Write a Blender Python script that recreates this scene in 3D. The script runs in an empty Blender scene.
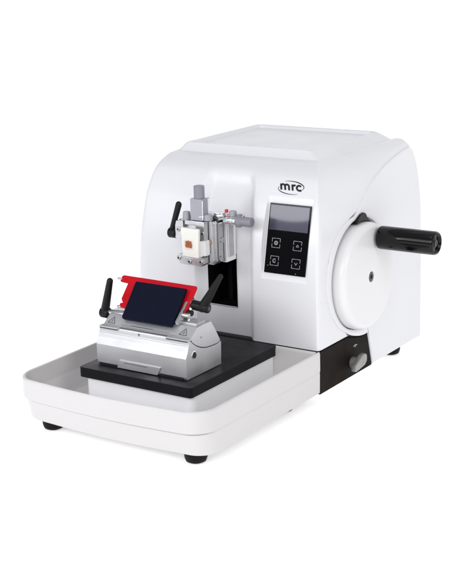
import bpy, bmesh, math, random
from mathutils import Vector, Matrix
random.seed(4)
S = bpy.context.scene
# ------------------------------------------------------------------ camera
FPX, YAW, PIT, ROL = 1324.24, 0.6026175, 0.2646927, -0.03285698
CAM = Vector((0.91039798, -1.55126891, 0.64387629))
F = Vector((-math.sin(YAW)*math.cos(PIT), math.cos(YAW)*math.cos(PIT), -math.sin(PIT)))
R0 = Vector((math.cos(YAW), math.sin(YAW), 0)); U0 = R0.cross(F)
Rv = R0*math.cos(ROL)+U0*math.sin(ROL); Uv = -R0*math.sin(ROL)+U0*math.cos(ROL)
cd = bpy.data.cameras.new('camera'); cam = bpy.data.objects.new('camera', cd); S.collection.objects.link(cam)
cam.matrix_world = Matrix(((Rv.x,Uv.x,-F.x,CAM.x),(Rv.y,Uv.y,-F.y,CAM.y),(Rv.z,Uv.z,-F.z,CAM.z),(0,0,0,1)))
cd.sensor_fit = 'HORIZONTAL'; cd.sensor_width = 36; cd.lens = FPX/452*36
cd.clip_start = 0.05; cd.clip_end = 100
S.camera = cam
# ------------------------------------------------------------------ light: a white studio tent with softboxes and an added overhead fill
W = bpy.data.worlds.new('World'); S.world = W; W.use_nodes = True
nt = W.node_tree; bg = nt.nodes['Background']
tc = nt.nodes.new('ShaderNodeTexCoord'); sx = nt.nodes.new('ShaderNodeSeparateXYZ'); cr = nt.nodes.new('ShaderNodeValToRGB')
nt.links.new(tc.outputs['Generated'], sx.inputs[0]); 
mr = nt.nodes.new('ShaderNodeMapRange'); mr.inputs[1].default_value = -0.3; mr.inputs[2].default_value = 1
nt.links.new(sx.outputs['Z'], mr.inputs[0]); nt.links.new(mr.outputs[0], cr.inputs[0]); nt.links.new(cr.outputs[0], bg.inputs[0])
cr.color_ramp.elements[0].color = (.55,.56,.6,1); cr.color_ramp.elements[1].color = (.85,.87,.93,1)
bg.inputs[1].default_value = 0.50
def area(name, loc, tgt, size, power, col=(1,1,1), sy=None, shape='RECTANGLE'):
    l = bpy.data.lights.new(name, 'AREA'); l.energy = power; l.color = col; l.shape = shape; l.size = size; l.size_y = sy or size
    o = bpy.data.objects.new(name, l); S.collection.objects.link(o); o.location = loc
    o.rotation_euler = (Vector(tgt)-Vector(loc)).to_track_quat('-Z','Y').to_euler(); return o
area('softbox_front', (-0.55,-2.55,1.25), (-.1,0,.15), 1.6, 15, (.975,.985,1), 1.0)
area('softbox_right', (0.75,-2.5,1.35), (-.1,0,.15), 1.2, 19, (1,.995,.985), 1.0)
area('disc_softbox', (-.824,-1.206,.666), (-.06,.03,.25), .36, 3.6, (.93,.94,1), shape='DISK')
area('softbox_side', (2.2,-0.7,1.35), (0,-.1,.1), 1.1, 17, (1,.985,.98), 1.4)
area('softbox_top', (0.1,1.1,2.4), (0,.6,0), 2.0, 5, (1,1,1), 2.0)
area('added_overhead_fill', (.1,-.75,2.2), (-.1,-.2,0), 1.2, 4.5, (1,.995,.985), 1.2)  # fill lamp added to brighten the inside of the tray
S.view_settings.view_transform = 'Standard'; S.view_settings.look = 'None'
S.view_settings.exposure = 0.0; S.view_settings.gamma = 1
S.render.engine = 'CYCLES'
# ------------------------------------------------------------------ materials
def mat(name, col, rough=.4, metal=0, spec=.5, bump=0, bscale=400, noise=0, nscale=60, coat=0, sss=0, emis=0, aniso_streak=False, smudge=0):
    m = bpy.data.materials.new(name); m.use_nodes = True; n = m.node_tree.nodes; L = m.node_tree.links
    p = n['Principled BSDF']
    p.inputs['Base Color'].default_value = (*col,1); p.inputs['Roughness'].default_value = rough
    p.inputs['Metallic'].default_value = metal; p.inputs['Specular IOR Level'].default_value = spec
    p.inputs['Coat Weight'].default_value = coat; p.inputs['Coat Roughness'].default_value = .04
    if sss:
        p.inputs['Subsurface Weight'].default_value = sss; p.inputs['Subsurface Radius'].default_value = (1,.8,.6); p.inputs['Subsurface Scale'].default_value = .004
    if emis:
        p.inputs['Emission Color'].default_value = (*col,1); p.inputs['Emission Strength'].default_value = emis
    g = n.new('ShaderNodeNewGeometry')
    def noi(sc, det=3, stretch=None):
        t = n.new('ShaderNodeTexNoise'); t.inputs['Scale'].default_value = sc; t.inputs['Detail'].default_value = det
        if stretch:
            mp = n.new('ShaderNodeMapping'); mp.inputs['Scale'].default_value = stretch
            L.new(g.outputs['Position'], mp.inputs[0]); L.new(mp.outputs[0], t.inputs['Vector'])
        else: L.new(g.outputs['Position'], t.inputs['Vector'])
        return t
    if noise:
        t = noi(nscale, 4, (1,1,1) if not aniso_streak else (.06,1,1))
        mx = n.new('ShaderNodeMix'); mx.data_type = 'RGBA'; mx.blend_type = 'MIX'
        mx.inputs[6].default_value = (*[c*(1-noise) for c in col],1); mx.inputs[7].default_value = (*[min(1,c*(1+noise)) for c in col],1)
        L.new(t.outputs['Fac'], mx.inputs[0]); L.new(mx.outputs[2], p.inputs['Base Color'])
    if smudge:
        t = noi(22, 5); mr_ = n.new('ShaderNodeMapRange'); mr_.inputs[1].default_value = .35; mr_.inputs[2].default_value = .7
        mr_.inputs[3].default_value = max(.02, rough-smudge); mr_.inputs[4].default_value = rough+smudge
        L.new(t.outputs['Fac'], mr_.inputs[0]); L.new(mr_.outputs[0], p.inputs['Roughness'])
    if bump:
        t = noi(bscale, 2, (.04,1,1) if aniso_streak else None); b = n.new('ShaderNodeBump'); b.inputs['Strength'].default_value = bump; b.inputs['Distance'].default_value = .0004
        L.new(t.outputs['Fac'], b.inputs['Height']); L.new(b.outputs[0], p.inputs['Normal'])
    return m
M = dict(
 paint = mat('white_powder_paint', (.73,.73,.75), .38, bump=.10, bscale=900, noise=.012, nscale=15, smudge=.05),
 tray = mat('white_tray_plastic', (.60,.585,.58), .36, bump=.06, bscale=700, noise=.012, nscale=12, smudge=.06),
 pedw = mat('bright_white_paint', (.90,.90,.91), .4, bump=.06, bscale=900, smudge=.05, noise=.01),
 wheelp = mat('white_wheel_paint', (.74,.735,.74), .33, bump=.08, bscale=900, smudge=.05),
 blackp = mat('black_textured_paint', (.010,.0075,.0055), .6, spec=.06, bump=.35, bscale=1500, noise=.15, nscale=300, smudge=.08),
 plate = mat('black_anodised_plate', (.009,.009,.011), .45, spec=.2, bump=.12, bscale=1400, noise=.2, nscale=200, smudge=.1),
 slot = mat('matte_black_interior', (.004,.004,.004), .8, spec=.1, noise=.1),
 alu = mat('satin_anodised_aluminium', (.60,.60,.61), .40, metal=.7, spec=.5, bump=.16, bscale=1500, noise=.07, nscale=260, smudge=.09, aniso_streak=True),
 alub = mat('bright_satin_aluminium', (.80,.80,.80), .38, metal=.25, bump=.05, bscale=1200, noise=.03, smudge=.06),
 alud = mat('machined_steel', (.55,.55,.56), .34, metal=1, bump=.10, bscale=1200, noise=.10, nscale=180, smudge=.1),
 chrome = mat('bright_chrome', (.82,.82,.83), .10, metal=1, noise=.03, smudge=.04),
 grey = mat('grey_plastic_knob', (.22,.215,.25), .45, bump=.1, noise=.06),
 greyb = mat('grey_violet_block', (.33,.33,.37), .4, metal=.2, bump=.1, noise=.05),
 rubber = mat('black_rubber', (.006,.005,.005), .6, spec=.15, bump=.2, noise=.2),
 lever = mat('black_moulded_plastic', (.006,.006,.0065), .40, spec=.22, bump=.35, bscale=900, noise=.1, smudge=.08),
 gloss = mat('glossy_black_grip', (.0025,.0025,.0025), .10, spec=.28, noise=.1, smudge=.05, bump=.02),
 red = mat('red_anodised_metal', (.58,.006,.016), .40, metal=.25, spec=.2, bump=.1, noise=.10, nscale=120, smudge=.08),
 navy = mat('dark_navy_coated_plate', (.004,.0055,.016), .50, spec=.08, bump=.15, bscale=1300, noise=.15, smudge=.06),
 wax = mat('paraffin_wax', (.77,.76,.72), .35, sss=.5, bump=.5, bscale=160, noise=.04, nscale=80, smudge=.1),
 cassette = mat('white_cassette_plastic', (.74,.74,.72), .4, bump=.2, noise=.03),
 tissue = mat('brown_tissue', (.30,.085,.03), .5, bump=.8, bscale=300, noise=.55, nscale=260),
 tissueh = mat('orange_halo', (.72,.61,.50), .5, bump=.5, bscale=200, noise=.15, nscale=200),
 glass = mat('black_display_glass', (.003,.003,.004), .05, spec=.10, noise=.1),
 lcd = mat('lcd_film', (.048,.045,.074), .30, spec=.2, coat=.55, noise=.08, nscale=50),
 ink_shade = mat('black_ink_and_gap_shade', (.010,.010,.013), .4, noise=.1),  # logo print, and the dark strips standing for shaded gaps
 icon = mat('pale_grey_print', (.30,.30,.31), .5, noise=.05),
 darkgap = mat('dark_seam', (.02,.02,.022), .7, noise=.1),
 inkg = mat('dark_grey_engraving_and_shade', (.06,.06,.07), .5, noise=.1),
 knobm = mat('worn_grey_metal', (.30,.29,.27), .38, metal=.6, bump=.4, bscale=500, noise=.15, nscale=200),
 redcap = mat('red_plastic', (.6,.03,.03), .4, noise=.1),
)
# white sweep; its glow is added to wash out contact shadows
def table_mat():
    m = bpy.data.materials.new('white_sweep_added_glow'); m.use_nodes = True; n = m.node_tree.nodes; L = m.node_tree.links
    p = n['Principled BSDF']; p.inputs['Roughness'].default_value = .8; p.inputs['Specular IOR Level'].default_value = .1
    t = n.new('ShaderNodeTexNoise'); t.inputs['Scale'].default_value = 6; r = n.new('ShaderNodeValToRGB')
    r.color_ramp.elements[0].color = (.88,.88,.88,1); r.color_ramp.elements[1].color = (.92,.92,.92,1)
    L.new(t.outputs['Fac'], r.inputs[0]); L.new(r.outputs[0], p.inputs['Base Color'])
    p.inputs['Emission Color'].default_value = (1,1,1,1); p.inputs['Emission Strength'].default_value = ADDED_GLOW
    return m
ADDED_GLOW = 0.49
# ------------------------------------------------------------------ helpers
def finish(bm, name, m, parent=None, smooth=35, loc=None, wn=True):
    bmesh.ops.remove_doubles(bm, verts=bm.verts, dist=1e-6)
    bmesh.ops.recalc_face_normals(bm, faces=bm.faces)
    me = bpy.data.meshes.new(name); bm.to_mesh(me); bm.free()
    if smooth:
        for p in me.polygons: p.use_smooth = True
        me.set_sharp_from_angle(angle=math.radians(smooth))
    me.materials.append(M[m] if isinstance(m,str) else m)
    o = bpy.data.objects.new(name, me); S.collection.objects.link(o)
    if smooth and wn:
        w = o.modifiers.new('wn','WEIGHTED_NORMAL'); w.keep_sharp = True; w.weight = 80
    if parent:
        o.parent = parent
        # parts are modelled in world space: cancel the parent's transform
        o.matrix_parent_inverse = parent_world(parent).inverted()
    return o
def parent_world(p):
    m = Matrix.Translation(p.location)
    return m if not p.parent else m_id_chain(p)
def m_id_chain(p):
    # every mesh sits at identity in world space; only root empties carry a location
    return Matrix.Identity(4)
def empty(name, loc, label, cat, group=None):
    o = bpy.data.objects.new(name, None); S.collection.objects.link(o); o.location = loc; o.empty_display_size = .05
    o['label'] = label; o['category'] = cat
    if group: o['group'] = group
    return o
def box(bm, x0,x1,y0,y1,z0,z1, bev=0, seg=2):
    r = bmesh.ops.create_cube(bm, size=1); vs = r['verts']
    for v in vs: v.co = Vector(((x0+x1)/2+v.co.x*(x1-x0),(y0+y1)/2+v.co.y*(y1-y0),(z0+z1)/2+v.co.z*(z1-z0)))
    if bev:
        es = list({e for v in vs for e in v.link_edges})
        r = bmesh.ops.bevel(bm, geom=es, offset=bev, segments=seg, profile=.5, affect='EDGES')
def prism(bm, pts, axis, a, b, bev=0, seg=2):
    """polygon pts (two coords) extruded along axis from a to b"""
    def mk(p,t):
        return {'x':(t,p[0],p[1]),'y':(p[0],t,p[1]),'z':(p[0],p[1],t)}[axis]
    va = [bm.verts.new(mk(p,a)) for p in pts]; vb = [bm.verts.new(mk(p,b)) for p in pts]
    fs = [bm.faces.new(va), bm.faces.new(vb[::-1])]
    n = len(pts)
    for i in range(n): fs.append(bm.faces.new((va[i],va[(i+1)%n],vb[(i+1)%n],vb[i])))
    bmesh.ops.recalc_face_normals(bm, faces=fs)
    if bev:
        es = list({e for f in fs for e in f.edges})
        bmesh.ops.bevel(bm, geom=es, offset=bev, segments=seg, profile=.5, affect='EDGES', clamp_overlap=True)
def lathe(bm, prof, origin, axis=(0,0,1), n=48, ripple=0, rn=24):
    """prof: list of (r, h) along axis"""
    ax = Vector(axis).normalized(); t = Vector((0,0,1)) if abs(ax.z)<.9 else Vector((1,0,0))
    u = ax.cross(t).normalized(); v = ax.cross(u); o = Vector(origin); rings = []
    for r,h in prof:
        if r < 1e-7: rings.append([bm.verts.new(o+ax*h)]); continue
        ring = []
        for k in range(n):
            a = 2*math.pi*k/n; rr = r
            if ripple and r > ripple*3: rr = r*(1-ripple*(k%2))
            ring.append(bm.verts.new(o+ax*h+u*rr*math.cos(a)+v*rr*math.sin(a)))
        rings.append(ring)
    for A,B in zip(rings, rings[1:]):
        for k in range(n):
            a0=A[k%len(A)]; a1=A[(k+1)%len(A)]; b0=B[k%len(B)]; b1=B[(k+1)%len(B)]
            f = [a0,a1,b1,b0]; g = []
            for q in f:
                if q not in g: g.append(q)
            if len(g) > 2: bm.faces.new(g)
    for ring in (rings[0], rings[-1]):
        if len(ring) > 1: bm.faces.new(ring)
def cyl(bm, p0, p1, r, r1=None, bev=None, n=40, **k):
    p0=Vector(p0); p1=Vector(p1); h=(p1-p0).length; r1 = r if r1 is None else r1; b = min(r,r1)*.15 if bev is None else bev
    if b > 0: pr = [(0,0),(r-b,0),(r-b*.3,b*.3),(r,b),(r1,h-b),(r1-b*.3,h-b*.3),(r1-b,h),(0,h)]
    else: pr = [(0,0),(r,0),(r1,h),(0,h)]
    lathe(bm, pr, p0, p1-p0, n, **k)
def tube(bm, pts, rads, n=16, flat=None):
    """rounded tapered tube through points; flat=(vector, factor) squashes the section along that vector"""
    P=[Vector(p) for p in pts]; rings=[]
    d0=(P[1]-P[0]).normalized(); t=Vector((0,0,1)) if abs(d0.z)<.8 else Vector((0,1,0)); u=d0.cross(t).normalized()
    for i,p in enumerate(P):
        d=(P[min(i+1,len(P)-1)]-P[max(i-1,0)]).normalized(); u=(u-d*u.dot(d)).normalized(); w=d.cross(u); ring=[]
        for k in range(n):
            a=2*math.pi*k/n; o=(u*math.cos(a)+w*math.sin(a))*rads[i]
            if flat: fv=Vector(flat[0]).normalized(); o -= fv*o.dot(fv)*(1-flat[1])
            ring.append(bm.verts.new(p+o))
        rings.append(ring)
    for A,B in zip(rings,rings[1:]):
        for k in range(n): bm.faces.new((A[k],A[(k+1)%n],B[(k+1)%n],B[k]))
    bm.faces.new(rings[0]); bm.faces.new(rings[-1])
def capsule_tube(p0,p1,r0,r1,n=8):
    """points and radii of a tapered bar with round ends"""
    p0=Vector(p0);p1=Vector(p1);d=(p1-p0).normalized();pts=[];rs=[]
    for k in range(5):
        a=math.pi/2*(k/4.0); pts.append(p0-d*r0*math.cos(a)*.98); rs.append(max(r0*math.sin(a),r0*.06))
    for k in range(1,n): t=k/n; pts.append(p0.lerp(p1,t)); rs.append(r0+(r1-r0)*t)
    for k in range(5):
        a=math.pi/2*(k/4.0); pts.append(p1+d*r1*math.sin(a)*.98); rs.append(max(r1*math.cos(a),r1*.06))
    return pts,rs
def lerp(a,b,t): return a+(b-a)*t
def interp(x, tab):
    if x<=tab[0][0]: return tab[0][1]
    for (a,va),(b,vb) in zip(tab,tab[1:]):
        if x<=b: return lerp(va,vb,(x-a)/(b-a))
    return tab[-1][1]
def catmull(P, n=6):
    out=[]; Q=[P[0]]+list(P)+[P[-1]]
    for i in range(1,len(Q)-2):
        p0,p1,p2,p3=[Vector(q) for q in Q[i-1:i+3]]
        for k in range(n):
            t=k/n; out.append(.5*((2*p1)+(p2-p0)*t+(2*p0-5*p1+4*p2-p3)*t*t+(-p0+3*p1-3*p2+p3)*t**3))
    out.append(Vector(P[-1])); return out
def smoothstep(t): t=max(0,min(1,t)); return t*t*(3-2*t)
def arc2(cx,cy,r,a0,a1,n): return [(cx+r*math.cos(math.radians(lerp(a0,a1,k/n))),cy+r*math.sin(math.radians(lerp(a0,a1,k/n)))) for k in range(n+1)]
def ribbon(bm, pts, w, place, th=.0003, closed=False):
    """flat stroke of width w along 2-D pts, put in space by place(u,v,h)"""
    n=len(pts); L=[];Rr=[]
    for i in range(n):
        a=Vector(pts[(i-1)%n] if closed or i>0 else pts[i]); b=Vector(pts[(i+1)%n] if closed or i<n-1 else pts[i]); d=(b-a).normalized(); nn=Vector((-d.y,d.x))
        ww = w[i] if isinstance(w,(list,tuple)) else w
        p=Vector(pts[i]); L.append(p+nn*ww/2); Rr.append(p-nn*ww/2)
    lv=[[bm.verts.new(place(q.x,q.y,h)) for q in L] for h in (0,th)]; rv=[[bm.verts.new(place(q.x,q.y,h)) for q in Rr] for h in (0,th)]
    rng=range(n) if closed else range(n-1)
    for i in rng:
        j=(i+1)%n
        bm.faces.new((lv[1][i],lv[1][j],rv[1][j],rv[1][i])); bm.faces.new((lv[0][i],lv[0][j],lv[1][j],lv[1][i])); bm.faces.new((rv[0][i],rv[1][i],rv[1][j],rv[0][j]))
    if not closed:
        for i in (0,n-1): bm.faces.new((lv[0][i],lv[1][i],rv[1][i],rv[0][i]))
# ------------------------------------------------------------------ setting: the white sweep with added glow
FLOOR = -0.0150
bm = bmesh.new(); pr=[(-4,FLOOR),(2.0,FLOOR)]+[(2.0+1.2*math.sin(math.radians(a)),FLOOR+1.2-1.2*math.cos(math.radians(a))) for a in range(10,91,10)]+[(3.2,3.6)]
A=[bm.verts.new((-4.5,y,z)) for y,z in pr]; B=[bm.verts.new((4.5,y,z)) for y,z in pr]
for i in range(len(pr)-1): bm.faces.new((A[i],B[i],B[i+1],A[i+1]))
o=finish(bm,'table_surface',table_mat()); o['kind']='structure'
# ================================================================== MICROTOME
mt = empty('rotary_microtome',(-.16,.16,FLOOR),'large white rotary microtome with black handwheel grip, logo and display panel, filling the picture','microtome')
# ---- hood -------------------------------------------------------------
ZB=.0655
prof_pts=[(0,.0655),(0,.10),(0,.14),(0,.165),(.0009,.190),(.0038,.2143),(.0100,.2378),(.0160,.2560),(.0240,.2745),(.0440,.3005),(.0620,.3118),(.0830,.3190),(.0980,.3207),(.112,.3213)]
cm = catmull(prof_pts,10)
ytab=[(v.y,v.x) for v in cm]
def prof(z): return interp(z,ytab)
CX=[(.065,0),(.17,0),(.2131,-.0004),(.2397,-.0037),(.2659,-.0088),(.2846,-.0152),(.3026,-.0242),(.3132,-.0347),(.3190,-.0450),(.3213,-.0516)]
CXs=catmull([(a,b) for a,b in CX],6); CXs=[(v.x,v.y) for v in CXs]
AT=[(.0655,(.084,.0655)),(.08,(.072,.080)),(.10,(.050,.0985)),(.13,(.0275,.130)),(.16,(.0245,.162)),(.19,(.030,.190)),(.22,(.046,.2135)),(.24,(.068,.2295)),(.26,(.094,.2410)),(.28,(.117,.2475)),(.29,(.130,.2590)),(.305,(.150,.2765)),(.315,(.170,.288)),(.3213,(.187,.296))]
def Apt(z): return Vector((interp(z,[(a,b[0]) for a,b in AT]),interp(z,[(a,b[1]) for a,b in AT])))
zr=[]
z=ZB
zs=set([round(ZB+i*.004,5) for i in range(int((.3213-ZB)/.004)+1)])
for q in (.108,.109,.1095,.190,.1620,.1630,.1642,.2785,.2796,.2808,.3213,.319,.3165): zs.add(q)
zr=sorted(zs)
zr=[a for i,a in enumerate(zr) if i==0 or a-zr[i-1]>.0004]
if zr[-1]!=.3213: zr[-1]=.3213
SLOT=(-.1955,-.1445); SZ=(.109,.190)
K6T=[(v.x,v.y) for v in catmull([(.0655,-.1090),(.1276,-.1078),(.2019,-.1072),(.2708,-.1155),(.3092,-.1296),(.3213,-.1385)],6)]
def keys(z):
    cx=interp(z,CXs); t=(z-.17)/.11; k6=interp(z,K6T)
    k7=min(-.0945,-.0945); k8=-.0165
    k8=min(k8,cx-.0058)
    return [interp(z,[(.12,-.3075),(.2,-.3020),(.26,-.3065)]),-.214,-.198,SLOT[0],min(SLOT[1],k6-.022),k6-.015,k6,k7,k7+.0012,k8-.0010,k8,cx-.0042]
nsub=[10,10,1,8,5,6,3,1,12,1,2]
CH0=(.1630,.0003); CH1=(.2795,.0264)
def surf(x,z,k):
    y=prof(z)
    fade=smoothstep((.312-z)/.030)
    if x<k[6]:
        dep=.0120*fade
        r = dep*smoothstep((x-k[1])/(k[2]-k[1])) if x<k[2] else dep
        if x>k[5]: r = dep*(1-smoothstep((x-k[5])/(k[6]-k[5])))
        y+=r
    if k[8]-1e-6<=x<=k[9]+1e-6 and CH0[0]<=z<=CH1[0]:
        t=(z-CH0[0])/(CH1[0]-CH0[0]); y=max(y,lerp(CH0[1],CH1[1],t)+.0004)
    return y
rows=[]
def build_row(P,nrm,z,A,cx,k,ztop=False):
    r=interp(z,[(.2,.020),(.26,.009)]) if not ztop else .009; xl=k[0]-r; row=[]
    for a in range(0,7):
        th=math.pi/2*a/6; d=r*(1-math.sin(th)); row.append(Vector((xl+r*(1-math.cos(th)),P.x+nrm.x*d,P.y+nrm.y*d)))
    for s in range(len(nsub)):
        for j in range(1,nsub[s]+1):
            x=lerp(k[s],k[s+1],j/nsub[s])
            row.append(Vector((x, surf(x,z,k) if not ztop else P.x, P.y)))
    e=row[-1]; C=Vector((cx,P.x,P.y)); Av=Vector((-.0005,A.x,A.y)); dl=(Av-C).length; Q=C.lerp(Av,min(.5,.010/max(dl,1e-5)))
    for j in range(1,7):
        t=j/6; row.append(e*(1-t)**2+C*2*t*(1-t)+Q*t*t)
    b = .0 if A.x<.13 else .0120*smoothstep((A.x-.13)/.13)
    if P.x>.3: b*=max(.25,1-(P.x-.3)/.02)
    for j in range(1,17):
        t=j/16; q=Q.lerp(Av,t); g=(t**.8)*((1-t)**.45)/.50; q.z+=b*g; q.y+=b*g*.15*(P.x>.3); row.append(q)
    rows.append((row,z,ztop))
for i,z in enumerate(zr):
    y=prof(z); dy=(prof(min(z+.001,.3213))-prof(max(z-.001,ZB)))/.002
    nrm=Vector((1,-dy)).normalized() if z<.319 else Vector((.35,-.93)).normalized()
    if z>=.3213: nrm=Vector((.1,-1)).normalized()
    build_row(Vector((y,z)),nrm,z,Apt(z),interp(z,CXs),keys(z))
top=[((.135,.3218),(.200,.3000)),((.16,.3220),(.219,.3058)),((.20,.3222),(.238,.3102)),((.24,.3222),(.254,.3133)),((.27,.322),(.266,.3152)),((.295,.3210),(.278,.3168)),((.307,.318),(.287,.314)),((.315,.308),(.297,.3025)),((.3195,.285),(.3065,.284)),((.3215,.24),(.3185,.24)),((.3225,.065),(.3225,.065))]
kt=keys(.3213)
for (p,a) in top:
    p=Vector(p); nrm=(Vector((.2,.15))-p).normalized() if p.x>.29 else Vector((0,-1))
    build_row(p,nrm,.3213,Vector(a),-.052 if p.x<.3 else -.045,kt,True)
bm=bmesh.new(); VR=[[bm.verts.new(v) for v in r[0]] for r in rows]
for i in range(len(rows)-1):
    for j in range(len(VR[0])-1):
        c=(rows[i][0][j]+rows[i+1][0][j+1])/2
        if not rows[i][2] and SLOT[0]<c.x<SLOT[1] and SZ[0]<c.z<SZ[1] : continue
        bm.faces.new((VR[i][j],VR[i+1][j],VR[i+1][j+1],VR[i][j+1]))
bm.faces.new([r[0] for r in VR])     # left side
bm.faces.new([v for v in VR[0]]+[VR[-1][-1],VR[-1][0]][:2])
finish(bm,'hood','paint',mt,smooth=32)
# slot lining behind the opening
bm=bmesh.new(); x0,x1=SLOT; y0,y1=.0105,.075; z0,z1=SZ[0]-.001,SZ[1]
v=[bm.verts.new(p) for p in ((x0,y0,z0),(x1,y0,z0),(x1,y0,z1),(x0,y0,z1),(x0,y1,z0),(x1,y1,z0),(x1,y1,z1),(x0,y1,z1))]
for f in ((4,5,6,7),(0,1,5,4),(1,2,6,5),(2,3,7,6),(3,0,4,7)): bm.faces.new([v[i] for i in f])
box(bm,x0+.012,x0+.020,.045,.055,z0,z1,.001); box(bm,x1-.020,x1-.012,.045,.055,z0,z1,.001)
finish(bm,'slot_lining','slot',mt)
# dark chassis below the hood: gives the thin seam line
bm=bmesh.new(); box(bm,-.318,-.0045,.004,.318,.004,.0665,.001); box(bm,-.3,-.02,-.262,.01,.003,.009,.002); finish(bm,'chassis','darkgap',mt)
bm=bmesh.new(); box(bm,-.3255,-.0035,.003,.320,.0635,.0656,.0004)
finish(bm,'seam_gasket','darkgap',mt)
# left lower body skin
bm=bmesh.new(); box(bm,-.3255,-.0052,.0045,.3215,.0025,.0630,.003); finish(bm,'lower_body','paint',mt)
# ---- lid --------------------------------------------------------------
def rrect(x0,x1,y0,y1,r,n=6):
    out=[]
    for cx,cy,a in ((x1-r,y1-r,0),(x0+r,y1-r,90),(x0+r,y0+r,180),(x1-r,y0+r,270)):
        out+=arc2(cx,cy,r,a,a+90,n)
    return out
bm=bmesh.new(); loops=[]
for (x0,x1,y0,y1,z,r) in ((-.3050,-.0515,.0965,.324,.3185,.007),(-.3052,-.0512,.0962,.3244,.3208,.007),(-.2995,-.0675,.1060,.3165,.3305,.008),(-.2975,-.0705,.1072,.3158,.3320,.010),(-.2955,-.0725,.1090,.3140,.3321,.010),(-.2935,-.0745,.1115,.3122,.3312,.009),(-.2905,-.0775,.1160,.3100,.3268,.008),(-.286,-.082,.121,.3065,.3264,.008)):
    loops.append([bm.verts.new((x,y,z)) for x,y in rrect(x0,x1,y0,y1,r)])
for A,B in zip(loops,loops[1:]):
    for k in range(len(A)): bm.faces.new((A[k],A[(k+1)%len(A)],B[(k+1)%len(A)],B[k]))
bm.faces.new(loops[-1]); bm.faces.new(loops[0])
finish(bm,'lid','paint',mt,smooth=28)
# ---- side panel with wheel well ---------------------------------------
WC=Vector((.121,.1520)); HR=.0832
def on_c(r,a): return Vector((WC.x+r*math.cos(math.radians(a)),WC.y+r*math.sin(math.radians(a))))
outl=[]
outl+=[Vector(p) for p in ((.1430,.0560),(.1500,.030),(.1575,.0020),(.24,.0020),(.3237,.0020),(.3237,.08),(.3234,.144))]
outl+=catmull([(.3234,.144),(.3226,.1985),(.3203,.231),(.3127,.268),(.3035,.292),(.2940,.3080),(.2870,.3140),(.2800,.3168),(.2720,.3162),(.252,.3133),(.219,.3061),(.1867,.2961),(.1551,.2804),(.1330,.2620),(.1180,.2490),(.1090,.2440)],6)[1:]
rads=[(97.5,.0905),(110,.0925),(130,.096),(150,.0975),(170,.0985),(190,.0970),(215,.0935),(240,.0905),(262,.0935),(282,.0990)]
a=100
while a<=280: outl.append(on_c(interp(a,rads),a)); a+=4
outl=[Vector((p[0],p[1])) for p in outl]
# densify long edges
dn=[]
for i in range(len(outl)):
    p,q=outl[i],outl[(i+1)%len(outl)]; n=max(1,int((q-p).length/.012))
    for k in range(n): dn.append(p.lerp(q,k/n))
dn.sort(key=lambda p: math.atan2(p.y-WC.y,p.x-WC.x))
N=len(dn)
def onrm(i):
    d=(dn[(i+1)%N]-dn[i-1]).normalized(); return Vector((-d.y,d.x))   # CCW order -> inward
bm=bmesh.new(); rings=[]
for off,xx in ((0,-.010),(0,.0006),(.0005,.0016),(.0016,.0022)):
    rings.append([bm.verts.new((xx,(p+onrm(i)*off).x,(p+onrm(i)*off).y)) for i,p in enumerate(dn)])
for r,xx,mixf in ((.0885,.0022,1),(.0860,.0018,1),(.0842,.0008,1),(HR,-.0012,1),(HR,-.026,1)):
    ring=[]
    for p in dn:
        d=(p-WC).normalized(); q=WC+d*min(r,(p-WC).length*.985); ring.append(bm.verts.new((xx,q.x,q.y)))
    rings.append(ring)
for A,B in zip(rings,rings[1:]):
    for k in range(N): bm.faces.new((A[k],A[(k+1)%N],B[(k+1)%N],B[k]))
bm.faces.new(rings[-1])
finish(bm,'side_panel','paint',mt,smooth=30)
# ---- black service panel ----------------------------------------------
pp=[(.0003,.0006),(.1562,.0006),(.1488,.030),(.1416,.0560)]+[tuple(on_c(.0985-.0035*k/5,280-k*5)) for k in range(0,6)]
pp+=[(.078,.0640),(.0005,.0640)]
bm=bmesh.new(); prism(bm,pp,'x',-.006,.0012,.0004,1)
bp=finish(bm,'service_panel','blackp',mt,smooth=30)
bm=bmesh.new()
cyl(bm,(.001,.094,.0225),(.012,.094,.0225),.0085,.0078,n=32)
prism(bm,[(.0760,.0150),(.0800,.0135),(.1060,.0175),(.1120,.0225),(.1125,.0310),(.1080,.0350),(.0985,.0345),(.0760,.0235)],'x',.0095,.0175,.0016,2)
finish(bm,'lock_knob','knobm',bp,smooth=30)
bm=bmesh.new(); 
def pl_side(u,v,h): return (.0013+h,u,v)
ribbon(bm,[(.099,.0455),(.1045,.0468),(.110,.0452)],.0016,pl_side); ribbon(bm,[(.1045,.0455),(.1045,.0428)],.0016,pl_side)
finish(bm,'knob_mark','icon',bp)
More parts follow.
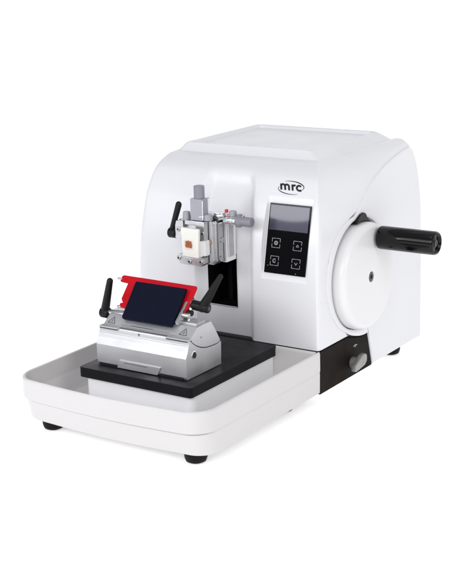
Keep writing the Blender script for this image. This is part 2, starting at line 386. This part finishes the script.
# ---- handwheel ---------------------------------------------------------
bm=bmesh.new(); HC=(0,.1215,.1495)
hp=[(0,-.024),(.0790,-.024),(.0800,-.020),(.0800,.0085)]+[(.0800-.0105+.0105*math.cos(math.radians(a)),.0085+.0105*math.sin(math.radians(a))) for a in range(10,91,10)]+[(.062,.0192),(.060,.0194),(.030,.0200),(.0085,.0202),(.0080,.0198),(.0072,.0165),(0,.0165)]
lathe(bm,hp,HC,(1,0,0),128)
hw=finish(bm,'handwheel','wheelp',mt,smooth=40)
bm=bmesh.new(); lathe(bm,[(0,.0166),(.0070,.0166),(.0070,.0192),(.0062,.0198),(.0034,.0198),(.0034,.0172),(0,.0172)],HC,(1,0,0),32); finish(bm,'centre_screw','inkg',hw)
GY,GZ=.1445,.2045
bm=bmesh.new(); gl=.0228
gp=[(0,-.0035),(.0080,-.0035),(.0080,0)]+[(r_,h_ if h_<.01 else h_-.0094) for r_,h_ in [(0,0),(.0154,0),(.0169,.0008),(.0174,.0028),(.0174,.0500),(.0174,.0960),(.0170,.0985),(.0158,.1003),(.0144,.1006),(.0136,.1001),(.0130,.0985),(.0120,.0975),(.0072,.0975),(.0066,.0980),(.0050,.0982),(0,.0982)]]
lathe(bm,gp,(gl,GY,GZ),(1,0,0),64); gr=finish(bm,'grip','gloss',hw,smooth=40,wn=False)
bm=bmesh.new(); lathe(bm,[(0,.0886),(.0048,.0887),(.0046,.0898),(.0026,.0900),(.0024,.0892),(0,.0892)],(gl,GY,GZ),(1,0,0),24); finish(bm,'grip_screw','inkg',hw)
bm=bmesh.new(); prism(bm,[(.1040,.2300),(.1085,.2375),(.1165,.2420),(.1265,.2435),(.1320,.2410),(.1350,.2360),(.1420,.2295),(.1500,.2250),(.1380,.2290),(.1250,.2312),(.1130,.2315)],'x',-.012,.0060,.0012,3)
finish(bm,'wheel_lock','lever',mt,smooth=50)
# ---- display -----------------------------------------------------------
def kx(z): k=keys(z); return k
P0=Vector((0,CH0[1],CH0[0])); P1=Vector((0,CH1[1],CH1[0])); dirU=(P1-P0).normalized(); nrmD=Vector((0,-dirU.z,dirU.y))
HL=(P1-P0).length
def disp(u,v,h=0):
    """u 0..1 across, v 0..1 up the glass"""
    s=lerp(.0085,HL-.0108,v); p=P0+dirU*s; z=p.z
    xl=-.0900; xr=-.0217
    return Vector((lerp(xl,xr,u),0,0))+Vector((0,p.y,p.z))+nrmD*(.0006+h)
bm=bmesh.new()
def slab(bm,u0,u1,v0,v1,h0,h1,bev=.0004):
    vs=[bm.verts.new(disp(u,v,h)) for h in(h0,h1) for u,v in((u0,v0),(u1,v0),(u1,v1),(u0,v1))]
    fs=[bm.faces.new([vs[i] for i in f]) for f in((3,2,1,0),(4,5,6,7),(0,1,5,4),(1,2,6,5),(2,3,7,6),(3,0,4,7))]
    bmesh.ops.recalc_face_normals(bm,faces=fs)
    if bev: bmesh.ops.bevel(bm,geom=list({e for f in fs for e in f.edges}),offset=bev,segments=2,profile=.5,affect='EDGES')
slab(bm,0,1,0,1,-.0006,.0012); dp=finish(bm,'display_panel','glass',mt)
bm=bmesh.new(); slab(bm,.030,.970,.620,.975,.0013,.0016,0); finish(bm,'screen','lcd',dp)
DW=.068; DH=HL-.0193
def dpl(cu,cv):
    return lambda a,b,h: disp(cu+a/DW,cv+b/DH,.0013+h)
def key(cu,cv,sym):
    bm=bmesh.new(); P=dpl(cu,cv); s=.0066; g=.0026; w=.00062
    for sx_ in(-1,1):
        for sy_ in(-1,1):
            ribbon(bm,[(sx_*s,sy_*g*.5),(sx_*s,sy_*s)],w,P); ribbon(bm,[(sx_*(s+w/2),sy_*s),(sx_*g*.15,sy_*s)],w,P)
    if sym=='gear':
        ribbon(bm,[(.0024*math.cos(t*math.pi/8),.0024*math.sin(t*math.pi/8)) for t in range(16)],.0013,P,closed=True); ribbon(bm,[(-.0008,0),(.0008,0)],.0009,P)
    if sym=='up': ribbon(bm,[(-.0022,-.0012),(0,.0016),(.0022,-.0012)],.0008,P); ribbon(bm,[(-.0014,-.0016),(.0014,-.0016)],.0006,P)
    if sym=='down': ribbon(bm,[(-.0022,.0016),(0,-.0018),(.0022,.0016)],.0009,P)
    if sym=='c': ribbon(bm,[(.0026*math.cos(math.radians(t)),.0026*math.sin(math.radians(t))) for t in range(50,311,20)],.0010,P); ribbon(bm,[(.0004,-.0002),(.0022,-.0002)],.0008,P)
    finish(bm,'touch_key','icon',dp,smooth=0)
key(.235,.435,'gear'); key(.760,.425,'up'); key(.235,.180,'c'); key(.760,.170,'down')
for cu,cv in((.085,.105),(.775,.028)):
    bm=bmesh.new(); P=dpl(cu,cv); ribbon(bm,[(-.0006,0),(.0006,0)],.0010,P); finish(bm,'indicator_light','icon',dp,smooth=0)
# ---- logo --------------------------------------------------------------
LZ=.2905; LX=-.0617
def logo(a,b,h):
    # a across, b up along the curved front
    b=b*1.24; a=a*1.36; z=LZ+b*.80; x=LX+a-.42*b; return (x, prof(z)-.0002-h*.8, z+h*.6)
bm=bmesh.new(); w=.0023; hx=.0076
def stroke(pts,ww=w):
    out=[]
    for p,q in zip(pts,pts[1:]):
        n=max(1,int((Vector(q)-Vector(p)).length/.001))
        out+=[tuple(Vector(p).lerp(Vector(q),k/n)) for k in range(n)]
    out.append(pts[-1]); ribbon(bm,out,ww,logo,.0002)
ym=-.0033
# m
mx=-.0128
stroke([(mx,ym),(mx,ym+hx)])
def hump(x0,x1,base): 
    c=(x0+x1)/2; r=(x1-x0)/2; top=base+hx-r-.0006
    stroke([(x0,top-.0002)]+[(c+r*math.cos(math.radians(a)),top+r*math.sin(math.radians(a))) for a in range(170,-1,-15)]+[(x1,base)])
hump(mx,mx+.0048,ym); hump(mx+.0048,mx+.0096,ym)
# r
rx=mx+.0139; stroke([(rx,ym),(rx,ym+hx)]); stroke([(rx,ym+hx-.0030)]+[(rx+.0027+.0027*math.cos(math.radians(a)),ym+hx-.0036+.0027*math.sin(math.radians(a))) for a in range(170,60,-15)])
# c
cx_=rx+.0082; stroke([(cx_+.0030*math.cos(math.radians(a)),ym+hx/2-.0002+.0031*math.sin(math.radians(a))) for a in range(42,320,12)])
# swooshes
def swoosh(a0,a1,rx_,ry_,cx0,cy0,wm):
    P=[];Wd=[]; n=30
    for k in range(n+1):
        a=math.radians(lerp(a0,a1,k/n)); P.append((cx0+rx_*.94*math.cos(a),cy0+ry_*.86*math.sin(a))); Wd.append(.0002+wm*math.sin(math.pi*k/n)**1.2)
    ribbon(bm,P,Wd,logo,.0002)
swoosh(118,-38,.0165,.0074,-.0005,.0018,.0010)
swoosh(152,300,.0165,.0070,-.0010,-.0022,.0008)
lg=finish(bm,'logo','ink_shade',mt,smooth=0)
# ---- pedestal & base plate ---------------------------------------------
bm=bmesh.new(); prism(bm,rrect(-.2575,-.0715,-.2105,-.0015,.010,5),'z',.0095,.0502,.001,2); finish(bm,'pedestal','pedw',mt)
bm=bmesh.new(); prism(bm,rrect(-.2620,-.0690,-.2170,-.0012,.005,5),'z',.0503,.0648,.0012,2); finish(bm,'base_plate','plate',mt,smooth=40)
# ---- feet ---------------------------------------------------------------
for (x,y) in ((-.2765,-.2600),(-.0335,-.2600),(-.021,.262),(-.034,-.045)):
    bm=bmesh.new(); lathe(bm,[(0,0),(.0095,0),(.0135,.0020),(.0150,.0062),(.0157,.0120),(.0157,.0210),(0,.0210)],(x,y,FLOOR+.0002),(0,0,1),40); finish(bm,'foot','rubber',mt,smooth=50)
# ---- specimen clamp -------------------------------------------------------
bm=bmesh.new(); box(bm,-.1925,-.1443,-.0137,.012,.1825,.2505,.0012,2); box(bm,-.186,-.150,.010,.060,.190,.238,.001,1)
sc=finish(bm,'specimen_arm','alub',mt)
cl_parent=sc
bm=bmesh.new()
prism(bm,[(-.196,.1845),(-.150,.1835),(-.1445,.190),(-.1442,.2435),(-.149,.2475),(-.192,.2475),(-.196,.243)],'y',-.0388,-.0142,.0010,2)
box(bm,-.158,-.1435,-.030,-.0135,.2478,.2530,.001,2)
finish(bm,'ball_head','alud',sc)
for (y,z) in ((-.0235,.2185),(-.0275,.1915)):
    bm=bmesh.new(); lathe(bm,[(0,0),(.0040,0),(.0040,.0012),(.0034,.0016),(.0020,.0016),(.0020,.0004),(0,.0004)],(-.1442,y,z),(1,0,0),28); finish(bm,'clamp_screw','alud',sc)
# outer jaw: U frame
bm=bmesh.new()
prism(bm,[(-.2070,.2205),(-.2065,.2400),(-.2040,.2480),(-.1600,.2490),(-.1560,.2470),(-.1560,.1880),(-.1600,.1842),(-.1980,.1842),(-.2015,.1900),(-.2020,.2180)],'y',-.0440,-.0390,.0008,2)
prism(bm,[(-.2070,.2210),(-.2065,.2400),(-.2045,.2470),(-.1920,.2470),(-.1920,.2380),(-.1960,.2340),(-.1960,.2210)],'y',-.0520,-.0442,.0008,2)
prism(bm,[(-.1880,.2430),(-.1880,.2490),(-.1540,.2490),(-.1540,.2190),(-.1690,.2190),(-.1690,.2430)],'y',-.0535,-.0442,.0008,2)
box(bm,-.1590,-.1535,-.0480,-.0390,.2030,.2150,.0010,2)
finish(bm,'jaw','alud',sc)
bm=bmesh.new()
prism(bm,[(-.2010,.1985),(-.1980,.1850),(-.1600,.1838),(-.1555,.1880),(-.1555,.1960),(-.1600,.1985),(-.1720,.1955),(-.1880,.1955),(-.1920,.1985)],'y',-.0560,-.0442,.0010,2)
finish(bm,'lower_jaw','alud',sc)
for (x,y,z) in ((-.2005,-.052,.2345),(-.1570,-.0535,.2320),(-.1985,-.056,.1935),(-.1800,-.056,.1895),(-.1600,-.056,.1910)):
    bm=bmesh.new(); lathe(bm,[(0,0),(.0034,0),(.0034,.0014),(.0029,.0018),(.0017,.0018),(.0017,.0006),(0,.0006)],(x,y,z),(0,-1,0),24); finish(bm,'jaw_screw','alud',sc)
bm=bmesh.new(); box(bm,-.1798,-.1590,-.0500,-.0345,.2492,.2808,.0012,2); finish(bm,'screw_block','greyb',sc)
bm=bmesh.new(); box(bm,-.1588,-.1578,-.0505,-.0490,.2510,.2790,.0003,1); cyl(bm,(-.163,-.036,.2800),(-.149,-.034,.2812),.0006,n=10); cyl(bm,(-.165,-.050,.2550),(-.157,-.049,.2560),.0007,n=10)
finish(bm,'spring_clip','chrome',sc)
bm=bmesh.new(); cyl(bm,(-.1680,-.0430,.2809),(-.1680,-.0430,.2990),.0078,bev=.0008,n=64,ripple=.09); finish(bm,'adjusting_knob','grey',sc,smooth=20)
bm=bmesh.new(); cyl(bm,(-.1905,-.0440,.2472),(-.1905,-.0440,.2600),.0060,.0052); finish(bm,'knob_left','greyb',sc).name='locking_knob'
bm=bmesh.new(); cyl(bm,(-.1575,-.0400,.2492),(-.1575,-.0400,.2580),.0078,.0074); finish(bm,'locking_knob','greyb',sc)
bm=bmesh.new(); cyl(bm,(-.1445,-.0150,.2465),(-.1225,-.0150,.2465),.0062,bev=.0008); cyl(bm,(-.1330,-.0150,.2465),(-.1300,-.0150,.2465),.0070,bev=.0006)
finish(bm,'chrome_shaft','chrome',sc)
bm=bmesh.new(); lathe(bm,[(0,0),(.0082,0),(.0090,.0008),(.0090,.0055),(.0080,.0068),(.0070,.0078),(.0070,.0240),(.0062,.0252),(0,.0254)],(-.1228,-.0150,.2465),(1,0,0),56,ripple=.07); finish(bm,'adjusting_knob','grey',sc,smooth=20)
bm=bmesh.new(); tube(bm,[(-.142,-.012,.2535),(-.130,-.011,.2560),(-.118,-.012,.2560),(-.1135,-.013,.2552)],[.0008,.0008,.0009,.0009],10); cyl(bm,(-.1145,-.015,.2525),(-.1115,-.015,.2560),.0022)
finish(bm,'catch','alud',sc)
bm=bmesh.new(); cyl(bm,(-.1505,-.020,.2530),(-.1505,-.020,.2580),.0100,.0098,bev=.0008); finish(bm,'top_disc','chrome',sc)
bm=bmesh.new(); cyl(bm,(-.1430,-.012,.2565),(-.1430,-.012,.2610),.0026); finish(bm,'red_button','redcap',sc)
bm=bmesh.new(); cyl(bm,(-.1320,-.012,.2525),(-.1320,-.012,.2600),.0058,.0052); finish(bm,'locking_knob','greyb',sc)
bm=bmesh.new(); pts,rs=capsule_tube((-.2155,-.0470,.2320),(-.2005,-.0490,.2700),.0042,.0048); tube(bm,pts,rs,16,((0,1,0),.8)); cyl(bm,(-.2200,-.0470,.2270),(-.2070,-.0470,.2270),.0075); cyl(bm,(-.2075,-.0470,.2270),(-.2000,-.0440,.2275),.0035)
finish(bm,'clamp_lever','lever',sc,smooth=45)
# ================================================================== SPECIMEN
sp=empty('specimen_block',(-.171,-.055,.198),'small white wax block with a brown tissue spot held in the metal clamp jaws','specimen')
bm=bmesh.new(); box(bm,-.1870,-.1515,-.0560,-.0445,.2000,.2220,.001,2); box(bm,-.1850,-.1570,-.0600,-.0445,.1990,.2220,.001,2); box(bm,-.1800,-.1650,-.0602,-.0505,.2100,.2380,.001,2); finish(bm,'cassette','cassette',sp)
bm=bmesh.new(); prism(bm,[(-.1868,.2412),(-.1558,.2402),(-.1578,.1982),(-.1845,.1990)],'y',-.0665,-.0600,.0018,4); finish(bm,'wax','wax',sp,smooth=50)
# clamp fine detail
for (y,z0,z1) in ((-.0200,.186,.245),(-.0345,.190,.244)):
    bm=bmesh.new(); box(bm,-.1444,-.1438,y-.0004,y+.0004,z0,z1,.0001,1); finish(bm,'edge_groove','inkg',sc)
bm=bmesh.new(); box(bm,-.1442,-.1425,-.0100,.004,.1900,.2400,.0006,1); finish(bm,'slide_rail','alud',sc)
for (x,y,z,r) in ((-.2005,-.0541,.2345,.0016),(-.1570,-.0556,.2320,.0016),(-.1985,-.0581,.1935,.0016),(-.1800,-.0581,.1895,.0016),(-.1600,-.0581,.1910,.0016)):
    bm=bmesh.new(); cyl(bm,(x,y+.0016,z),(x,y+.0009,z),r,n=6,bev=0); finish(bm,'hex_hole','ink_shade',sc)
bm=bmesh.new(); prism(bm,[(-.1545,.2480),(-.1500,.2480),(-.1480,.2420),(-.1480,.1900),(-.1510,.1860),(-.1545,.1850)],'y',-.0425,-.0386,.0007,2); finish(bm,'side_jaw','alu',sc)
bm=bmesh.new(); cyl(bm,(-.1515,-.0430,.2180),(-.1515,-.0450,.2180),.0022,n=20); finish(bm,'brass_pin',mat('brass_pin',(.55,.30,.16),.35,metal=.8,noise=.1),sc)
def blob(n,rx_,rz_,cx,cz,y0,y1,jit,sd):
    random.seed(sd); pts=[]
    for k in range(n):
        a=2*math.pi*k/n; c,s=math.cos(a),math.sin(a); q=(abs(c)**4+abs(s)**4)**-.25; j=1+jit*(random.random()-.5); pts.append((cx+rx_*c*q*j,cz+rz_*s*q*j))
    bm=bmesh.new(); prism(bm,pts,'y',y0,y1,.0001,1); return bm
finish(blob(26,.0078,.0070,-.1728,.2174,-.0668,-.0640,.16,3),'stained_wax','tissueh',sp)
finish(blob(22,.0058,.0052,-.1726,.2178,-.0672,-.0640,.22,9),'tissue_sample','tissue',sp)
# ================================================================== WASTE TRAY
tr=empty('waste_tray',(-.16,-.15,0),'shallow white tray with rounded corners surrounding the black plate in front of the machine','tray')
def outline(ins,lowr=False,bow=.0065,n=10,rl=.036,rr=.036,yb=-.0005,xl=-.3155,xr=.0020):
    x0,x1=xl+ins*(.55 if lowr else 1),xr-ins*(.10 if lowr else 1); yf=-.2965+ins; out=[(x1,yb)]
    out+=[(x1,lerp(yb,yf+rr-ins*.5,k/8)) for k in range(1,8)]
    r=rr-ins*.5
    out+=arc2(x1-r,yf+r,r,0,-90,n)
    for k in range(1,16):
        t=k/16; out.append((lerp(x1-r,x0+r,t),yf-bow*math.sin(math.pi*t)))
    out+=arc2(x0+r,yf+r,r,-90,-180,n)
    out+=[(x0,lerp(yf+r,yb,k/8)) for k in range(1,9)]
    return out
bm=bmesh.new(); loops=[]
spec=[(.0190,.0075),(.0150,.0040),(.0125,.0034),(.0105,.0056),(.0058,.0300),(.0058,.0326),(.0085,.0336),(.0085,.0347),(.0012,.0352),(.0004,.0362),(0,.0385),(0,.0620),(.0006,.0640),(.0020,.0650),(.0034,.0642),(.0042,.0620),(.0050,.0400),(.0052,.0375),(.0080,.0340),(.0110,.0180),(.0140,.0125),(.0200,.0105)]
for ins,z in spec:
    loops.append([bm.verts.new((x,y,z)) for x,y in outline(ins,z<.0355 and len(loops)<10)])
for A,B in zip(loops,loops[1:]):
    for k in range(len(A)-1): bm.faces.new((A[k],A[k+1],B[k+1],B[k]))
bm.faces.new(loops[-1]); bm.faces.new(loops[0])
for s in(0,-1):
    bm.faces.new([l[s] for l in loops])
finish(bm,'tray_shell','tray',tr,smooth=40)
# rear wall of the tray (closes it against the machine)
bm=bmesh.new()
def rearwall(x0,x1,side):
    ys=[(-.0010,.0640),(-.0022,.0646),(-.0045,.0636),(-.0062,.0600),(-.0075,.0300)]+[(-.0075-.016*(1-math.cos(math.radians(a)))-.0,.0268-.0160*math.sin(math.radians(a))) for a in range(0,91,15)]+[(-.0010,.0106)]
    prism(bm,ys,'x',x0,x1)
rearwall(-.0850,-.0035,1); finish(bm,'rear_wall','tray',tr,smooth=40)
bm=bmesh.new(); rearwall(-.3110,-.2440,0); finish(bm,'rear_wall','tray',tr,smooth=40)
# ================================================================== KNIFE HOLDER
kh=empty('knife_holder',(-.168,-.155,.065),'silver block with two black levers and a dark sloping plate, on the black base','knife holder')
XL,XR=-.2455,-.0912
bm=bmesh.new()
arc_c=[(-.1850,.1195),(-.1780,.1128),(-.1700,.1070),(-.1600,.1020),(-.1480,.0985),(-.1340,.0970),(-.1200,.0968),(-.1113,.0985)]
low=[(-.1932,.0654),(-.1950,.0690),(-.1953,.0955),(-.1905,.1040),(-.1885,.1100),(-.1870,.1120),(-.1862,.1175)]+arc_c+[(-.1113,.0960),(-.1125,.0654)]
prism(bm,low,'x',XL,XR,.0006,2)
finish(bm,'holder_base','alu',kh,smooth=25)
# dark strips painted as the shaded gaps under the base; middle tab
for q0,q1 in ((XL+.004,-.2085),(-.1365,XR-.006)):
    bm=bmesh.new(); box(bm,q0,q1,-.1956,-.1900,.0650,.0688,.0003,1); finish(bm,'foot_gap_shade','ink_shade',kh)
bm=bmesh.new(); prism(bm,[(-.2090,.0660),(-.1390,.0660),(-.1330,.0775),(-.2050,.0775)],'y',-.1972,-.1945,.0005,2)
tb=finish(bm,'clamp_tab','alu',kh)
bm=bmesh.new(); box(bm,-.1965,-.1560,-.1974,-.1965,.0742,.0750,.0001,1); finish(bm,'tab_slot','inkg',tb)
# upper swivelling segment
up=[(-.1830,.1207),(-.1800,.1212),(-.1655,.1322),(-.1500,.1330),(-.1330,.1328),(-.1235,.1190),(-.1128,.1010)]
lowarc=[(-.1128,.0995),(-.1200,.0978),(-.1340,.0981),(-.1480,.0996),(-.1600,.1031),(-.1700,.1081),(-.1780,.1140)]
bm=bmesh.new(); prism(bm,up+lowarc,'x',XL+.003,XR-.0004,.0007,2)
ub=finish(bm,'swivel_segment','alu',kh,smooth=25)
# raised bed and blade clamp seat in the middle
bm=bmesh.new()
prism(bm,[(-.1690,.1300),(-.1640,.1330),(-.1390,.1332),(-.1300,.1500),(-.1350,.1550),(-.1400,.1545),(-.1640,.1345),(-.1700,.1310)],'x',-.2120,-.1280,.0005,1)
finish(bm,'blade_bed','alud',kh,smooth=25)
bm=bmesh.new(); box(bm,XL+.0035,XL+.020,-.160,-.136,.1315,.1365,.0012,2); finish(bm,'top_pad','alu',kh); bm=bmesh.new(); box(bm,XR-.031,XR-.006,-.160,-.138,.1315,.1352,.0012,2)
finish(bm,'top_pad','alu',kh)
# engraved marks on front slope of upper segment and base
def slope(u,v,h):
    # u = x, v along the slope of (-.1800,.1212)->(-.1655,.1322)
    a=Vector((0,-.1800,.1212)); b=Vector((0,-.1655,.1322)); d=(b-a).normalized(); n=Vector((0,-d.z,d.y)); return Vector((u,0,0))+a+d*v+n*(.0002+h)
def tri(cx):
    bm=bmesh.new(); s=.0062; q=[(cx-s,.0025),(cx+s,.0025),(cx,.0025+s*1.75)]
    for i in range(3): ribbon(bm,[q[i],q[(i+1)%3]],.0008,slope,.0001)
    ribbon(bm,[(cx-.0006,.0045),(cx+.0006,.0058),(cx-.0004,.0062),(cx+.0007,.0085)],.0008,slope,.0001)
    finish(bm,'warning_mark','inkg',ub,smooth=0)
tri(-.2310); tri(-.1075)
bm=bmesh.new(); ribbon(bm,[(-.2130,.0022),(-.1960,.0022)],.0004,slope,.0001); ribbon(bm,[(-.1960,.0028),(-.1580,.0028)],.0010,slope,.0001); ribbon(bm,[(-.1580,.0020),(-.1290,.0020)],.0004,slope,.0001); finish(bm,'engraved_line','inkg',ub,smooth=0)
def lowslope(u,v,h):
    a=Vector((0,-.1905,.1040)); b=Vector((0,-.1885,.1100)); d=(b-a).normalized(); n=Vector((0,-d.z,d.y)); return Vector((u,0,0))+a+d*v+n*(.0004+h)
def upslope(u,v,h): return Vector((u,-.1868-h,.1146+v))
bm=bmesh.new(); ribbon(bm,[(-.1758+.0011*math.cos(t*.7854),.0006+.0016*math.sin(t*.7854)) for t in range(8)],.0008,upslope,.0001,closed=True); finish(bm,'zero_mark','inkg',kh,smooth=0)
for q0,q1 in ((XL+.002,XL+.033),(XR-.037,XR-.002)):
    bm=bmesh.new(); box(bm,q0,q1,-.1889,-.1880,.1168,.1180,.0001,1); finish(bm,'ledge_shadow_gap','inkg',kh)  # dark strips stand in for the shade under the index ledges
# ledge bars under the warning marks
bm=bmesh.new(); box(bm,XL+.0005,XL+.034,-.1885,-.1800,.1180,.1202,.0005,1); finish(bm,'index_ledge','alu',kh); bm=bmesh.new(); box(bm,XR-.038,XR-.0005,-.1885,-.1800,.1180,.1202,.0005,1); finish(bm,'index_ledge','alu',kh)
# hex socket on the end
bm=bmesh.new(); lathe(bm,[(0,0),(.0056,0),(.0056,.0006),(.0046,.0008),(.0046,.0002),(0,.0002)],(XR-.0002,-.1765,.0965),(1,0,0),32); sk=finish(bm,'socket_screw','chrome',kh)
bm=bmesh.new(); lathe(bm,[(0,0),(.0043,0),(.0043,.0006),(0,.0006)],(XR-.0002,-.1765,.0965),(1,0,0),24); finish(bm,'socket_hole','ink_shade',sk)
bm=bmesh.new(); lathe(bm,[(0,0),(.0010,0),(.0010,.0004),(0,.0004)],(XR-.0005,-.158,.1165),(1,0,0),16); finish(bm,'index_dot','inkg',kh)
# dark pressure plate
a0=Vector((0,-.1760,.1305)); a1=Vector((0,-.1390,.1752)); dU=(a1-a0).normalized(); dN=Vector((0,-dU.z,dU.y)); PL=(a1-a0).length
def inc(x,v,h): return Vector((x,0,0))+a0+dU*v+dN*h
def inclined(bm,pts,h0,h1,bev,seg=2):
    va=[bm.verts.new(inc(p[0],p[1],h0)) for p in pts]; vb=[bm.verts.new(inc(p[0],p[1],h1)) for p in pts]; fs=[bm.faces.new(va),bm.faces.new(vb[::-1])]; n=len(pts)
    for i in range(n): fs.append(bm.faces.new((va[i],va[(i+1)%n],vb[(i+1)%n],vb[i])))
    bmesh.ops.recalc_face_normals(bm,faces=fs)
    if bev: bmesh.ops.bevel(bm,geom=list({e for f in fs for e in f.edges}),offset=bev,segments=seg,profile=.5,affect='EDGES')
bm=bmesh.new(); pts=arc2(-.1262-.004,.004,.004,-90,0,4)+[(-.1262,PL),(-.2135,PL)]+arc2(-.2135+.004,.004,.004,180,270,4)
inclined(bm,pts,-.0025,.0015,.0007); finish(bm,'pressure_plate','navy',kh)
# red guard
zt=.180
bm=bmesh.new()
rp=[(-.2455,PL*.985),(-.2460,PL+.0075),(-.2430,PL+.0095),(-.1170,PL+.0085),(-.1155,PL+.0060),(-.1165,.0350),(-.1185,.0270),(-.1260,.0180),(-.1310,.0180),(-.1310,PL*.95),(-.2060,PL*.95),(-.2060,.0180),(-.2180,.0180),(-.2290,.0190),(-.2310,.0215),(-.2310,.0250),(-.2270,.0262),(-.2300,.0290),(-.2320,.0320),(-.2310,PL*.965),(-.2350,PL*.972)]
inclined(bm,rp,-.0085,-.0055,.0006); rg=finish(bm,'blade_guard','red',kh)
bm=bmesh.new(); cyl(bm,inc(-.2525,PL+.0035,-.007),inc(-.2440,PL+.0035,-.007),.0018,n=20); finish(bm,'guard_pin','alud',rg); bm=bmesh.new(); cyl(bm,inc(-.2345,.0200,-.007),inc(-.2280,.0200,-.007),.0017,n=20); finish(bm,'guard_pin','alud',rg)
# brackets on the right of the plate
bm=bmesh.new()
prism(bm,[(-.1700,.1325),(-.1500,.1325),(-.1370,.1560),(-.1400,.1600),(-.1470,.1600),(-.1530,.1540),(-.1720,.1370)],'x',-.1245,-.1200,.0006,2)
prism(bm,[(-.1560,.1325),(-.1360,.1325),(-.1320,.1600),(-.1380,.1640),(-.1450,.1600)],'x',-.1165,-.1125,.0006,2)
cyl(bm,(-.126,-.158,.1440),(-.110,-.158,.1440),.0034,n=24); cyl(bm,(-.120,-.140,.1560),(-.104,-.140,.1560),.0042,n=24)
finish(bm,'hinge_bracket','alud',kh,smooth=35)
bm=bmesh.new(); cyl(bm,(-.1190,-.150,.1455),(-.1105,-.150,.1455),.0042,n=24); finish(bm,'pivot_bolt','lever',kh)
# levers
def lever(base,axis_end,tip,r0,r1,hub):
    bm=bmesh.new(); cyl(bm,base,axis_end,hub,hub*.97,bev=hub*.25,n=36)
    c=Vector(base).lerp(Vector(axis_end),.5); e=Vector(axis_end); root=c.lerp(e,.25)
    pts,rs=capsule_tube(root,tip,r0,r1); tube(bm,pts,rs,8)
    o=finish(bm,'lever','lever',kh,smooth=45)
    bm=bmesh.new(); cyl(bm,e,e+(e-Vector(base)).normalized()*.0008,hub*.45,n=20); finish(bm,'lever_screw','inkg',o)
lever((-.1155,-.142,.1555),(-.0880,-.142,.1530),(-.0715,-.1360,.1985),.0076,.0036,.0070)
lever((-.2490,-.158,.1290),(-.2640,-.158,.1290),(-.2440,-.1600,.1775),.0066,.0046,.0078)
bm=bmesh.new(); cyl(bm,(-.2500,-.158,.1310),(-.2150,-.158,.1335),.0042,n=24); finish(bm,'lever_shaft','chrome',kh)
